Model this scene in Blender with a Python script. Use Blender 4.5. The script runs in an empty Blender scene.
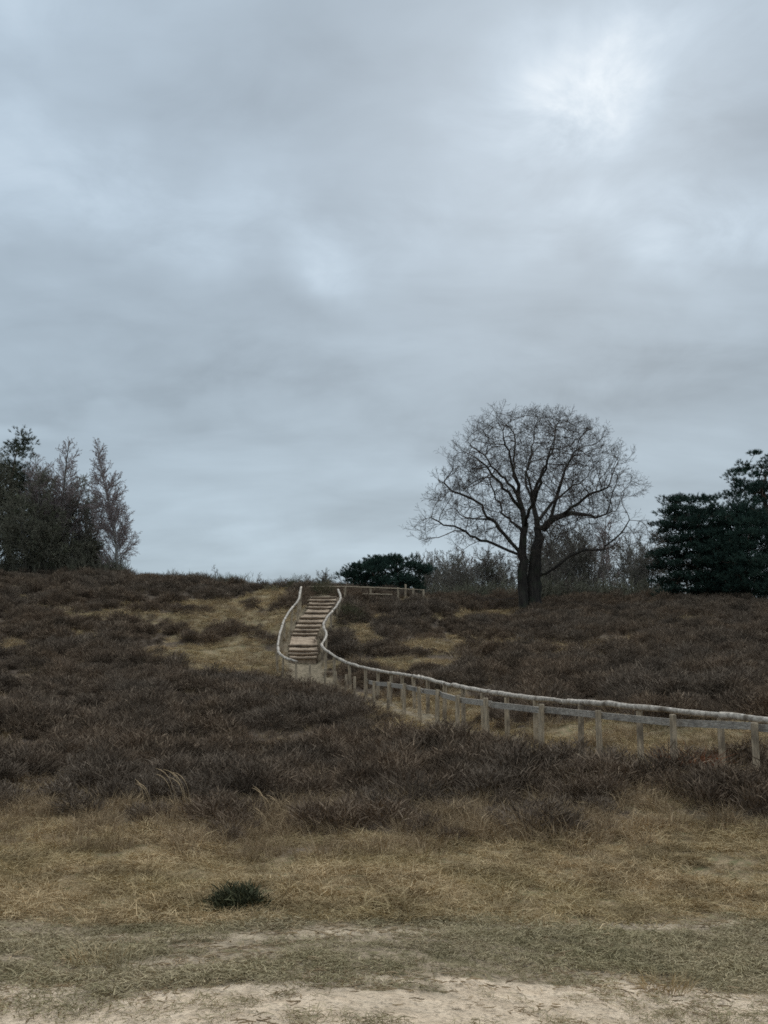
import bpy, math, random
import numpy as np
from mathutils import Vector, Matrix, kdtree

random.seed(7)
RNG = np.random.default_rng(11)
SC = bpy.context.scene
COL = SC.collection
R = math.radians
F = 1000.0
PITCH = math.atan(188.0 / F)
CP, SP = math.cos(PITCH), math.sin(PITCH)
EYE = 1.6


# ------------------------------------------------------------------ view geometry
def at(px, py, Y):
    u, v = (px - 384) / F, (512 - py) / F
    k = Y / (CP - v * SP)
    return Vector((u * k, Y, EYE + (SP + v * CP) * k))


def proj(x, y, z):
    dy, dz = y, z - EYE
    f = dy * CP + dz * SP
    v = -dy * SP + dz * CP
    f = np.maximum(f, .05)
    return 384 + F * x / f, 512 - F * v / f


# ------------------------------------------------------------------ noise in plan
def _hash(i, j, s):
    n = (i.astype(np.int64) * 374761393 + j.astype(np.int64) * 668265263 + s * 974634777) & 0x7fffffff
    n = ((n ^ (n >> 13)) * 1274126177) & 0x7fffffff
    return ((n ^ (n >> 16)) & 0xffff) / 65535.0


def vnoise(x, y, s=0):
    x = np.asarray(x, float); y = np.asarray(y, float)
    i, j = np.floor(x), np.floor(y)
    fx, fy = x - i, y - j
    fx, fy = fx * fx * (3 - 2 * fx), fy * fy * (3 - 2 * fy)
    a, b = _hash(i, j, s), _hash(i + 1, j, s)
    c, d = _hash(i, j + 1, s), _hash(i + 1, j + 1, s)
    return (a * (1 - fx) + b * fx) * (1 - fy) + (c * (1 - fx) + d * fx) * fy


def fbm(x, y, s=0, o=4):
    t, a, n = 0, .5, 0
    x = np.asarray(x, float); y = np.asarray(y, float)
    for k in range(o):
        t = t + a * vnoise(x, y, s + k * 17); n += a
        x, y, a = x * 2.03 + 5.1, y * 2.03 + 1.7, a * .5
    return t / n


def sstep(a, b, v):
    t = np.clip((v - a) / (b - a), 0, 1)
    return t * t * (3 - 2 * t)


# ------------------------------------------------------------------ object helpers
def tag(o, label=None, cat=None, group=None, kind=None):
    if label: o['label'] = label
    if cat: o['category'] = cat
    if group: o['group'] = group
    if kind: o['kind'] = kind
    return o


def empty(name, loc, label, cat, group=None):
    o = bpy.data.objects.new(name, None)
    o.empty_display_size = .3
    o.location = loc
    COL.objects.link(o)
    return tag(o, label, cat, group)


def copy_tree(o, parent=None):
    c = o.copy()
    COL.objects.link(c)
    if parent: c.parent = parent
    for ch in list(o.children):
        copy_tree(ch, c)
    return c


class MB:
    """collects verts, faces and one colour value per face"""
    def __init__(s):
        s.v, s.f, s.c = [], [], []

    def add(s, vs, fs, c=.5):
        n = len(s.v)
        s.v.extend(vs)
        s.f.extend([tuple(i + n for i in f) for f in fs])
        s.c.extend([c] * len(fs))

    def tube(s, pts, rad, n=6, cap=True, c=.5, wob=0.0):
        pts = [Vector(p) for p in pts]
        m = len(pts)
        vs, fs = [], []
        t0 = (pts[1] - pts[0]).normalized()
        up = Vector((0, 0, 1)) if abs(t0.z) < .9 else Vector((1, 0, 0))
        a = t0.cross(up).normalized()
        for i, p in enumerate(pts):
            t = (pts[min(i + 1, m - 1)] - pts[max(i - 1, 0)]).normalized()
            a = (a - t * a.dot(t))
            a = a.normalized() if a.length > 1e-6 else t.orthogonal().normalized()
            b = t.cross(a)
            for k in range(n):
                g = 2 * math.pi * k / n
                r = rad[i] * (1 + (random.uniform(-wob, wob) if wob else 0))
                vs.append(p + (a * math.cos(g) + b * math.sin(g)) * r)
        for i in range(m - 1):
            for k in range(n):
                k2 = (k + 1) % n
                fs.append((i * n + k, i * n + k2, (i + 1) * n + k2, (i + 1) * n + k))
        if cap:
            fs.append(tuple(range(n - 1, -1, -1)))
            fs.append(tuple((m - 1) * n + k for k in range(n)))
        s.add(vs, fs, c)

    def blade(s, p, d, L, w, bend=0.0, c=.5, side=None, taper=.25):
        d = Vector(d).normalized()
        if side is None:
            side = d.orthogonal()
            side.rotate(Matrix.Rotation(random.random() * 6.28, 3, d))
        side = side.normalized()
        h = Vector((d.x, d.y, 0))
        h = h.normalized() if h.length > 1e-4 else Vector((1, 0, 0))
        m = p + d * L * .55 + h * bend * L * .15
        e = p + d * L + h * bend * L * .6 - Vector((0, 0, 1)) * bend * L * .3
        s.add([p - side * w * .5, p + side * w * .5, m + side * w * .42, m - side * w * .42,
               e + side * w * .5 * taper, e - side * w * .5 * taper],
              [(0, 1, 2, 3), (3, 2, 4, 5)], c)

    def build(s, name, mat, parent=None, smooth=False, link=True, kind=None):
        me = bpy.data.meshes.new(name)
        me.from_pydata([tuple(v) for v in s.v], [], s.f)
        at_ = me.attributes.new('shade_var', 'FLOAT', 'FACE')
        at_.data.foreach_set('value', s.c)
        if smooth:
            me.polygons.foreach_set('use_smooth', [True] * len(me.polygons))
        me.materials.append(mat)
        me.update()
        o = bpy.data.objects.new(name, me)
        if link: COL.objects.link(o)
        if parent: o.parent = parent
        if kind: o['kind'] = kind
        return o


# ------------------------------------------------------------------ materials
class NT:
    def __init__(s, nt):
        s.nt = nt; s.n = nt.nodes; s.l = nt.links

    def node(s, t, **kw):
        n = s.n.new(t)
        for k, v in kw.items():
            setattr(n, k, v)
        return n

    def link(s, a, b):
        s.l.new(a, b)

    def math(s, op, a, b=None, clamp=False):
        n = s.node('ShaderNodeMath', operation=op, use_clamp=clamp)
        for i, v in enumerate((a, b)):
            if v is None: continue
            if isinstance(v, (int, float)): n.inputs[i].default_value = v
            else: s.link(v, n.inputs[i])
        return n.outputs[0]

    def mix(s, fac, a, b, mode='MIX'):
        n = s.node('ShaderNodeMix', data_type='RGBA', blend_type=mode)
        for sock, v in ((n.inputs[0], fac), (n.inputs[6], a), (n.inputs[7], b)):
            if isinstance(v, (int, float)): sock.default_value = v
            elif isinstance(v, tuple): sock.default_value = (*v, 1)
            else: s.link(v, sock)
        return n.outputs[2]

    def noise(s, vec, scale, detail=4, rough=.55, dist=0):
        n = s.node('ShaderNodeTexNoise')
        n.inputs['Scale'].default_value = scale
        n.inputs['Detail'].default_value = detail
        n.inputs['Roughness'].default_value = rough
        n.inputs['Distortion'].default_value = dist
        if vec is not None: s.link(vec, n.inputs['Vector'])
        return n.outputs['Fac']

    def ramp(s, v, lo, hi, a=0., b=1.):
        n = s.node('ShaderNodeMapRange', interpolation_type='SMOOTHSTEP')
        n.inputs[1].default_value, n.inputs[2].default_value = lo, hi
        n.inputs[3].default_value, n.inputs[4].default_value = a, b
        s.link(v, n.inputs[0])
        return n.outputs[0]

    def attr(s, name):
        n = s.node('ShaderNodeAttribute')
        n.attribute_name = name
        return n.outputs['Fac']

    def scale(s, vec, v):
        n = s.node('ShaderNodeVectorMath', operation='MULTIPLY')
        s.link(vec, n.inputs[0]); n.inputs[1].default_value = v
        return n.outputs[0]


def new_mat(name, rough=.9, spec=.15):
    m = bpy.data.materials.new(name)
    m.use_nodes = True
    t = NT(m.node_tree)
    b = t.n['Principled BSDF']
    b.inputs['Roughness'].default_value = rough
    b.inputs['Specular IOR Level'].default_value = spec
    return m, t, b


def plant_mat(name, cols, big=.25, fine=6., var=.25):
    """cols: four base colours mixed by the piece's own value and by patches in the world"""
    m, t, b = new_mat(name, .95, .08)
    g = t.node('ShaderNodeNewGeometry').outputs['Position']
    v = t.attr('shade_var')
    n1 = t.ramp(t.noise(g, big, 3), .35, .65)
    n2 = t.ramp(t.noise(g, fine, 2), .3, .7)
    a = t.mix(v, cols[0], cols[1])
    c = t.mix(v, cols[2], cols[3])
    col = t.mix(n1, a, c)
    col = t.mix(t.math('MULTIPLY', n2, .45), col, cols[0])
    n3 = t.ramp(t.noise(g, 1.15, 3, .6), .46, .62)
    col = t.mix(t.math('MULTIPLY', n3, var), col, tuple(q * .45 for q in cols[0]))
    t.link(col, b.inputs['Base Color'])
    return m


def wood_mat(name, ca, cb, cc, stretch=(30, 30, 4), rough=.85, big=1.3):
    m, t, b = new_mat(name, rough, .2)
    g = t.node('ShaderNodeTexCoord').outputs['Object']
    geo = t.node('ShaderNodeNewGeometry').outputs['Position']
    n = t.noise(t.scale(g, stretch), 1, 5, .65)
    n2 = t.noise(geo, big, 4, .6)
    col = t.mix(t.ramp(n, .35, .68), ca, cb)
    col = t.mix(t.ramp(n2, .48, .72), col, cc)
    t.link(col, b.inputs['Base Color'])
    bp = t.node('ShaderNodeBump')
    bp.inputs['Strength'].default_value = .6
    bp.inputs['Distance'].default_value = .02
    t.link(n, bp.inputs['Height'])
    t.link(bp.outputs[0], b.inputs['Normal'])
    return m


M = {}
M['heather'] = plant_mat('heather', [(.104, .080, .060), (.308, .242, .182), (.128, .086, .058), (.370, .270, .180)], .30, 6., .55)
M['dead_grass'] = plant_mat('dry_grass', [(.265, .188, .098), (.760, .580, .350), (.225, .178, .084), (.640, .495, .282)], .6, 6., .5)
M['fawn_grass'] = plant_mat('fawn_grass', [(.200, .140, .082), (.520, .390, .240), (.150, .110, .066), (.440, .325, .198)], .5)
M['turf'] = plant_mat('turf', [(.205, .178, .096), (.445, .368, .225), (.255, .208, .124), (.500, .405, .265)], .9)
M['green_heath'] = plant_mat('evergreen_heath', [(.052, .056, .032), (.155, .152, .080), (.058, .060, .034), (.16, .15, .08)], 2.)
M['bracken'] = plant_mat('dead_bracken', [(.12, .038, .018), (.26, .09, .04), (.10, .036, .018), (.20, .08, .035)], 2.)
M['needles'] = plant_mat('pine_needles', [(.018, .036, .030), (.064, .104, .078), (.024, .044, .035), (.072, .114, .082)], .8, 2.)
M['needles_dull'] = plant_mat('dull_needles', [(.045, .056, .038), (.105, .118, .078), (.054, .060, .042), (.120, .124, .084)], .8, 2.)
M['oak_bark'] = wood_mat('oak_bark', (.022, .019, .017), (.055, .047, .039), (.040, .046, .030), (7, 7, 1.2), .95)
M['oak_twig'] = wood_mat('oak_twig', (.045, .036, .030), (.105, .083, .067), (.085, .063, .049), (4, 4, 4), .95)
M['birch_bark'] = wood_mat('birch_bark', (.26, .25, .23), (.40, .38, .35), (.10, .085, .075), (3, 3, 9), .9)
M['birch_twig'] = wood_mat('birch_twig', (.190, .155, .148), (.330, .270, .252), (.25, .20, .19), (4, 4, 4), .95)
M['grey_bark'] = wood_mat('grey_bark', (.085, .078, .068), (.190, .170, .145), (.110, .115, .082), (5, 5, 1), .95)
M['grey_twig'] = wood_mat('grey_twig', (.115, .104, .088), (.225, .200, .168), (.145, .142, .105), (4, 4, 4), .95)
M['olive_twig'] = wood_mat('olive_twig', (.095, .092, .066), (.185, .170, .125), (.140, .145, .090), (4, 4, 4), .95)
M['pine_bark'] = wood_mat('pine_bark', (.035, .028, .022), (.085, .060, .042), (.12, .065, .038), (7, 7, 2), .95)
M['log'] = wood_mat('peeled_log', (.23, .20, .165), (.53, .475, .405), (.13, .105, .08), (16, 16, 16), .75, 4.5)
M['post'] = wood_mat('fence_post', (.215, .170, .118), (.48, .385, .270), (.12, .095, .07), (30, 30, 3), .85, 2.)
M['plank'] = wood_mat('grey_plank', (.20, .178, .15), (.40, .360, .308), (.12, .105, .09), (6, 20, 40), .8, 2.)
M['step_log'] = wood_mat('step_log', (.160, .118, .082), (.310, .235, .165), (.10, .074, .054), (4, 25, 25), .9, 2.)

# ------------------------------------------------------------------ path, fences and stairs in plan
NEAR = [(278, 652, 42.3), (283, 657, 41.2), (297, 662, 40), (310, 665, 38.8), (325, 668.5, 37.2), (336, 672, 35.6), (346, 675, 34),
        (355, 677, 32.4), (366, 679, 30.8), (374, 681, 29.2), (388, 682.5, 27.6), (404, 684.5, 26), (420, 687, 24.4),
        (437, 690.5, 22.8), (457, 695.5, 21.3), (487, 700, 19.8), (540, 706, 18.3), (598, 711, 17.1), (672, 717, 16.0),
        (753, 722.5, 15.0), (850, 730, 14.1), (960, 738, 13.4), (1090, 748, 12.8)]
NEAR_H = .86
near_top = [at(*p) for p in NEAR]
FAR_PX = [(330, 653), (337, 658), (347, 663), (365, 668), (385, 672), (405, 675), (428, 678.5), (440, 682.5), (470, 688.5), (500, 693.5),
          (540, 699), (600, 703.5), (640, 707), (672, 710.5), (720, 715.5), (768, 721), (850, 728), (960, 737), (1090, 747)]


def seg_dist(p, poly):
    best = 1e9
    for a, b in zip(poly[:-1], poly[1:]):
        ax, ay, bx, by = a.x, a.y, b.x, b.y
        dx, dy = bx - ax, by - ay
        t = max(0, min(1, ((p.x - ax) * dx + (p.y - ay) * dy) / (dx * dx + dy * dy)))
        best = min(best, math.hypot(p.x - ax - t * dx, p.y - ay - t * dy))
    return best


FAR_H = 1.0
far_top = []
for px, py in FAR_PX:
    nY = np.interp(px, [p[0] for p in NEAR], [p[2] for p in NEAR])
    Y = nY
    while Y < 60 and seg_dist(at(px, py, Y), near_top) < 1.55:
        Y += .05
    far_top.append([px, py, Y])
# keep the depth falling steadily along the line
for i in range(len(far_top) - 2, -1, -1):
    far_top[i][2] = max(far_top[i][2], far_top[i + 1][2] + .12)
far_top = [at(*p) for p in far_top]


def stair_Y(py):
    return 45 + (656 - py) / 59.5 * 9


RSTAIR = [(338, 590, 52.2), (341, 597, 51.4), (339, 603, 50.3), (332, 612, 48.8), (325, 620, 47.3), (323, 626, 46.4), (327, 634, 45.4),
          (325, 640, 44.4), (321, 645, 43.4), (324, 649, 42.6)]
LSTAIR = [(301, 587, 52.6), (300, 593, 51.6), (299, 600, 50.5), (291, 609, 49), (284, 620, 47.3), (280, 633, 45.2), (278, 644, 43.6)]
rstair = [at(*p) for p in RSTAIR]
lstair = [at(*p) for p in LSTAIR]
STEPS = [(657, 290, 316), (653, 289.5, 317), (649.5, 289, 318), (644.5, 289.5, 317), (633.5, 292, 316), (630, 293.5, 318), (626, 295.5, 320),
         (621.5, 297, 322), (617, 300, 324), (611.7, 305, 327.5), (607, 308, 330), (603.5, 309, 333), (600, 309.5, 335), (596.5, 310, 336.5)]

# ------------------------------------------------------------------ terrain
ctrl = []


def cp(p):
    ctrl.append((p.x, p.y, p.z))


for p in near_top: cp(p - Vector((0, 0, NEAR_H)))
for p in far_top[:-2]: cp(p - Vector((0, 0, FAR_H)))
for p in rstair[1::2]: cp(p - Vector((0, 0, 1.0)))
for p in lstair[1::2]: cp(p - Vector((0, 0, 1.0)))
for px, rows in {
    -330: [(788, 16.5), (745, 22), (690, 34), (640, 47), (600, 57), (574, 68)],
    -150: [(788, 16.5), (745, 22), (690, 34), (640, 47), (600, 57), (574, 68)],
    0: [(790, 16.5), (748, 22), (692, 34), (643, 47), (603, 57), (576, 68)],
    80: [(790, 16.5), (750, 22), (694, 34), (643, 47), (605, 57), (577, 68)],
    150: [(790, 16.5), (750, 22), (696, 34), (656, 44), (620, 52.5), (590, 62), (583, 67)],
    230: [(790, 16.5), (750, 22), (698, 34), (660, 44), (624, 52), (596, 60), (588, 66)],
    300: [(790, 16.5), (752, 22), (702, 33), (594, 57), (592, 66)],
    380: [(790, 16.5), (755, 20.5), (640, 48), (615, 56), (598, 62), (595, 72)],
    415: [(600, 60), (600, 66)],
    450: [(788, 16), (692, 33), (660, 43), (630, 56), (608, 70), (602, 82)],
    530: [(788, 15.5), (725, 23.5), (690, 31.5), (658, 42), (630, 55), (613, 71), (603, 84)],
    620: [(720, 23), (690, 30), (658, 41), (630, 55), (611, 70), (603, 84)],
    720: [(716, 23), (688, 29), (658, 40), (629, 55), (608, 70), (602, 82)],
    900: [(708, 23), (682, 29), (655, 40), (627, 55), (608, 70), (602, 82)],
    1100: [(705, 23), (680, 29), (655, 40), (627, 55), (608, 70), (602, 82)],
}.items():
    for py, Y in rows:
        cp(at(px, py, Y))
for t in np.linspace(-1.3, 1.3, 9):
    for Y in (-6, -2, 2, 5, 8, 11):
        ctrl.append((t * (Y + 8), Y, 0.0))
    for Y, z in ((95, 9.3), (120, 8.6), (170, 7.5), (300, 6.0), (500, 5), (900, 4)):
        ctrl.append((t * (Y + 8), Y, z + (-1.2 if t > -.15 and Y < 170 else 0)))
for px in (-330, -60, 100, 230, 300, 380, 450, 530, 620, 720, 900, 1100):
    Y = 12.6 if px < 600 else 12.1
    p = at(px, 830, Y)
    ctrl.append((p.x, Y, .02))
ctrl = np.array(ctrl)


def fan(x, y):
    return np.stack([x / (y + 8) * 3.0, np.log(y + 8)], -1)


def _tps(d2):
    return np.where(d2 < 1e-12, 0, .5 * d2 * np.log(np.maximum(d2, 1e-12)))


_K = fan(ctrl[:, 0], ctrl[:, 1])
_n = len(_K)
_A = np.zeros((_n + 3, _n + 3))
_A[:_n, :_n] = _tps(((_K[:, None] - _K[None]) ** 2).sum(-1)) + np.eye(_n) * 2e-4
_A[:_n, _n] = 1; _A[:_n, _n + 1:] = _K
_A[_n, :_n] = 1; _A[_n + 1:, :_n] = _K.T
_S = np.linalg.solve(_A, np.concatenate([ctrl[:, 2], [0, 0, 0]]))

path_mid = [(a + b) * .5 for a, b in zip(
    [near_top[i] for i in range(len(near_top))],
    [min(far_top + rstair[-3:], key=lambda q: (q.xy - p.xy).length) for p in near_top])]
PATH = np.array([(p.x, p.y) for p in path_mid][2:])
STAIR = np.array([(at((a + b) / 2, y, stair_Y(y)).x, stair_Y(y)) for y, a, b in STEPS])
WALK = np.concatenate([np.array([(1 * STAIR[-1][0] + .15, 57.5), (STAIR[-1][0], 55.0)]), STAIR[::-1],
                       np.array([(STAIR[0][0] + .1, 43.4)]), PATH])


def poly_dist(x, y, P):
    best = np.full(np.shape(x), 1e9)
    for a, b in zip(P[:-1], P[1:]):
        d = b - a
        t = np.clip(((x - a[0]) * d[0] + (y - a[1]) * d[1]) / max((d ** 2).sum(), 1e-6), 0, 1)
        best = np.minimum(best, np.hypot(x - a[0] - t * d[0], y - a[1] - t * d[1]))
    return best


def ground(x, y):
    x = np.atleast_1d(np.asarray(x, float)); y = np.atleast_1d(np.asarray(y, float))
    out = np.empty(x.shape)
    q = fan(x, np.maximum(y, -7.5))
    for i in range(0, len(x), 20000):
        k = q[i:i + 20000]
        out[i:i + 20000] = _tps(((k[:, None] - _K[None]) ** 2).sum(-1)) @ _S[:_n] + _S[_n] + k @ _S[_n + 1:]
    amp = sstep(11, 20, y)
    out += (fbm(x * .35, y * .35, 3, 3) - .5) * (.05 + .28 * amp) * (1 - .7 * sstep(2.5, .8, poly_dist(x, y, WALK)))
    out += (fbm(x * 2.2, y * 2.2, 9, 3) - .5) * (.05 + .05 * amp)
    # the steps are cut a little into the slope
    out -= .22 * sstep(1.1, .5, poly_dist(x, y, STAIR))
    return out


def gz(x, y):
    return float(ground([x], [y])[0])


def on_ground(px, Y, sink=0.0):
    """the point of the ground at depth Y seen in column px"""
    x = (px - 384) / F * Y
    for _ in range(4):
        z = gz(x, Y)
        x = (px - 384) / F * (Y * CP + (z - EYE) * SP)
    return Vector((x, Y, z - sink))


# ---- what grows where (heath share, straw share, sand share) -------------------------------
GRASSY = [(235, 622, 85, 9, .9), (222, 661, 72, 16, 1.1), (272, 600, 26, 9, 1.0), (200, 606, 45, 5, .6), (245, 642, 45, 5, .7),
          (395, 664, 55, 6, 1.0), (480, 648, 75, 6, .85), (362, 640, 26, 14, .75), (380, 622, 40, 5, .4), (570, 650, 60, 5, .5),
          (430, 712, 55, 16, 1.0), (560, 738, 170, 12, .9), (700, 752, 110, 16, 1.0), (705, 622, 50, 4, .75), (480, 616, 42, 4, .9),
          (15, 640, 40, 18, .35), (110, 618, 60, 7, .45), (95, 645, 30, 8, .4), (610, 640, 40, 4, .5), (640, 775, 60, 10, .45), (690, 778, 120, 10, .8), (560, 766, 90, 8, .6),
          (440, 600, 30, 3, .6), (270, 672, 22, 10, .9)]


def zones(x, y, z):
    px, py = proj(x, y, z)
    wx = (fbm(x * .45, y * .45, 21, 3) - .5) * 2
    wy = (fbm(x * .45 + 9, y * .45, 22, 3) - .5) * 2
    s = np.clip(1000 / np.maximum(y, 5), 8, 80)
    qx, qy = px + wx * s * 1.6, py + wy * s * .22
    g = np.zeros(np.shape(x))
    for cx, cy, rx, ry, a in GRASSY:
        g = np.maximum(g, a * np.exp(-(((qx - cx) / rx) ** 2 + ((qy - cy) / ry) ** 2) * .9))
    f1 = fbm(x * .8, y * .8, 31, 4)
    g = np.clip(g + (f1 - .5) * 1.2, 0, 1)
    g = np.where(y > 76, np.clip(f1 - .35, 0, 1), g)
    g = sstep(.18, .38, g)
    edge = np.interp(px, [-200, 0, 180, 300, 380, 500, 640, 800, 1100], [822, 822, 828, 850, 848, 838, 830, 828, 828])
    qe = py + (fbm(x * .9, y * .9, 41, 4) - .5) * 46
    heath = sstep(edge + 6, edge - 14, qe)
    fawn = sstep(edge + 24, edge + 4, qe) * sstep(edge - 66, edge - 14, qe)
    walk = sstep(1.15, .55, poly_dist(x, y, WALK))
    h = heath * (1 - g) * (1 - walk)
    straw = np.where(py > edge - 10, 1 - heath, g) * (1 - walk)
    straw = np.where(heath > .5, g * (1 - walk), 1 - heath)
    track = sstep(914, 930, py + (fbm(x * .7, y * 1.4, 51, 3) - .5) * 16) * (y < 12)
    sand = sstep(979, 993, py + (fbm(x * 1.3, y * 2.2, 52, 4) - .5) * 34) * (y < 12)
    streak = np.exp(-((py + (fbm(x * .6, y * .6, 53, 3) - .5) * 8 - np.interp(px, [0, 384, 768], [941, 933, 925])) / 4.5) ** 2) * (y < 12)
    patch = sstep(.50, .68, fbm(x * 1.4, y * 3.0, 54, 5)) * track * .5
    bare = np.clip(np.maximum(np.maximum(sand, streak * .75), patch), 0, 1)
    return dict(px=px, py=py, heath=h, straw=straw, fawn=fawn, walk=walk, track=track, sand=sand, bare=bare, edge=edge)


def make_ground():
    rows = np.concatenate([np.linspace(-6.5, 4.2, 16), np.exp(np.linspace(math.log(4.6), math.log(95), 520)),
                           np.exp(np.linspace(math.log(98), math.log(1500), 40))])
    ts = np.concatenate([np.linspace(-1.5, -.56, 30), np.linspace(-.55, .55, 420), np.linspace(.56, 1.5, 30)])
    Y, T = np.meshgrid(rows, ts, indexing='ij')
    X = (T * (Y * (1 - .12) + 8 * .12 + 1)).ravel(); Y = Y.ravel()
    X = np.where(Y < 0, T.ravel() * 8, X)
    Z = ground(X, Y)
    zo = zones(X, Y, Z)
    nr, nc = len(rows), len(ts)
    idx = np.arange(nr * nc).reshape(nr, nc)
    q = np.stack([idx[:-1, :-1], idx[:-1, 1:], idx[1:, 1:], idx[1:, :-1]], -1).reshape(-1, 4)
    me = bpy.data.meshes.new('ground')
    me.vertices.add(len(X)); me.vertices.foreach_set('co', np.stack([X, Y, Z], -1).ravel())
    me.loops.add(q.size); me.loops.foreach_set('vertex_index', q.ravel())
    me.polygons.add(len(q)); me.polygons.foreach_set('loop_start', np.arange(len(q)) * 4)
    me.polygons.foreach_set('use_smooth', np.ones(len(q), bool))
    me.update(calc_edges=True)
    for nm, v in (('heath', zo['heath']), ('bare', zo['bare']), ('walk', zo['walk']), ('track', zo['track']), ('sandy', zo['sand'])):
        a = me.attributes.new(nm, 'FLOAT', 'POINT')
        a.data.foreach_set('value', v.astype(np.float32))
    m, t, b = new_mat('ground', .95, .1)
    g = t.node('ShaderNodeNewGeometry').outputs['Position']
    fine, mid, big = t.noise(g, 38, 4, .65), t.noise(g, 7, 5, .6), t.noise(g, 1.1, 4, .6)
    straw = t.mix(t.ramp(fine, .3, .7), (.135, .100, .058), (.330, .250, .150))
    straw = t.mix(t.ramp(mid, .45, .7), straw, (.130, .125, .060))
    heath = t.mix(t.ramp(fine, .3, .7), (.055, .042, .033), (.130, .098, .072))
    heath = t.mix(t.ramp(mid, .5, .7), heath, (.150, .115, .072))
    turf = t.mix(t.ramp(fine, .3, .7), (.180, .142, .096), (.360, .285, .200))
    turf = t.mix(t.ramp(mid, .46, .62), turf, (.165, .138, .076))
    turf = t.mix(t.math('MULTIPLY', t.ramp(t.noise(g, 17, 4, .7), .53, .62), .8), turf, (.085, .070, .046))
    sand = t.mix(t.ramp(mid, .3, .7), (.415, .325, .230), (.610, .490, .360))
    sand = t.mix(t.math('MULTIPLY', t.ramp(fine, .50, .64), .75), sand, (.20, .16, .115))
    sand = t.mix(t.math('MULTIPLY', t.ramp(big, .5, .7), .4), sand, (.24, .195, .14))
    beige = t.mix(t.ramp(mid, .3, .7), (.260, .208, .145), (.430, .352, .252))
    sand = t.mix(t.attr('sandy'), beige, sand)
    dirt = t.mix(t.ramp(mid, .35, .65), (.13, .105, .068), (.25, .20, .135))
    col = t.mix(t.attr('heath'), straw, heath)
    col = t.mix(t.attr('track'), col, turf)
    br = t.math('ADD', t.attr('bare'), t.math('MULTIPLY', t.math('SUBTRACT', t.noise(g, 5, 6, .72), .5), 2.2))
    br = t.math('MULTIPLY', t.ramp(br, .35, .65), t.ramp(t.attr('bare'), .02, .15))
    col = t.mix(br, col, sand)
    wk = t.math('MULTIPLY', t.ramp(t.math('ADD', t.attr('walk'), t.math('MULTIPLY', t.math('SUBTRACT', mid, .5), 1.2)), .35, .65), t.ramp(t.attr('walk'), .02, .15))
    col = t.mix(wk, col, dirt)
    t.link(col, b.inputs['Base Color'])
    vor = t.node('ShaderNodeTexVoronoi'); vor.inputs['Scale'].default_value = 4.2
    t.link(g, vor.inputs['Vector'])
    hgt = t.math('ADD', t.math('ADD', t.math('MULTIPLY', fine, .35), mid), t.math('MULTIPLY', vor.outputs['Distance'], .8))
    bp = t.node('ShaderNodeBump'); bp.inputs['Strength'].default_value = .9; bp.inputs['Distance'].default_value = .05
    t.link(hgt, bp.inputs['Height']); t.link(bp.outputs[0], b.inputs['Normal'])
    me.materials.append(m)
    o = bpy.data.objects.new('ground', me)
    COL.objects.link(o)
    tag(o, 'sandy heath ground rising to a low hill', 'ground', kind='structure')


make_ground()

# ------------------------------------------------------------------ ground cover (uncountable)
SRC = bpy.data.collections.new('sources')     # never linked to the scene


def heather_clump(seed, n=260, hh=.42, rr=.30):
    random.seed(seed)
    b = MB()
    lob = [(random.random() * 6.283, random.uniform(.3, .8) * rr, random.uniform(.6, 1.05)) for _ in range(5)]
    for i in range(n // 6):
        r = rr * math.sqrt(random.random()); a = random.random() * 6.283
        d = Vector((math.cos(a) * r / rr * .7 + random.gauss(0, .2), math.sin(a) * r / rr * .7 + random.gauss(0, .2), 1))
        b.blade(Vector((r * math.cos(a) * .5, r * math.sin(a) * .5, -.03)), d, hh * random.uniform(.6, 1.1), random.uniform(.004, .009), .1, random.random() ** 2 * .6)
    for i in range(n):
        la, lr, lh = random.choice(lob)
        q = rr * .55
        p = Vector((math.cos(la) * lr + random.gauss(0, q * .6), math.sin(la) * lr + random.gauss(0, q * .6), 0))
        rad = min(1, p.length / (rr * 1.25))
        top = hh * lh * math.sqrt(max(0.06, 1 - rad * rad))
        p.z = top * random.uniform(.35, 1.0) ** .7 - .03
        d = Vector((p.x / rr * .6 + random.gauss(0, .45), p.y / rr * .6 + random.gauss(0, .45), random.uniform(.35, 1.2)))
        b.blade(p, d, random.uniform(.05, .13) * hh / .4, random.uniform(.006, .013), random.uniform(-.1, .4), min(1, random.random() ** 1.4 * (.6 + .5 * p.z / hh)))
    return b


def grass_mat(seed, n=70, hh=.1, rr=.13, w=.0036, flat=2.4):
    """matted, half lying grass"""
    random.seed(seed)
    b = MB()
    for i in range(n):
        r = rr * math.sqrt(random.random()); a = random.random() * 6.283
        up = random.random() < .25
        p = Vector((r * math.cos(a), r * math.sin(a), 0 if up else random.uniform(-.01, .035)))
        a2 = random.random() * 6.283
        l = random.uniform(.1, .9) if up else random.uniform(.8, flat)
        b.blade(p, Vector((math.cos(a2) * l, math.sin(a2) * l, 1 if up else random.uniform(.1, 1))), hh * random.uniform(.45, 1.1), w * random.uniform(.6, 1.5),
                random.uniform(0, 1.2), random.random(), taper=.2)
    return b


def grass_tuft(seed, n=46, hh=.16, rr=.09, w=.005, bend=1.0, lean=.8):
    random.seed(seed)
    b = MB()
    for i in range(n):
        r = rr * math.sqrt(random.random()); a = random.random() * 6.283
        p = Vector((r * math.cos(a), r * math.sin(a), -.01))
        a2 = a + random.gauss(0, .8)
        l = random.uniform(.1, lean)
        d = Vector((math.cos(a2) * l, math.sin(a2) * l, 1))
        b.blade(p, d, hh * random.uniform(.4, 1.15), w * random.uniform(.6, 1.4), random.uniform(0, bend), random.random(), taper=.15)
    return b


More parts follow.
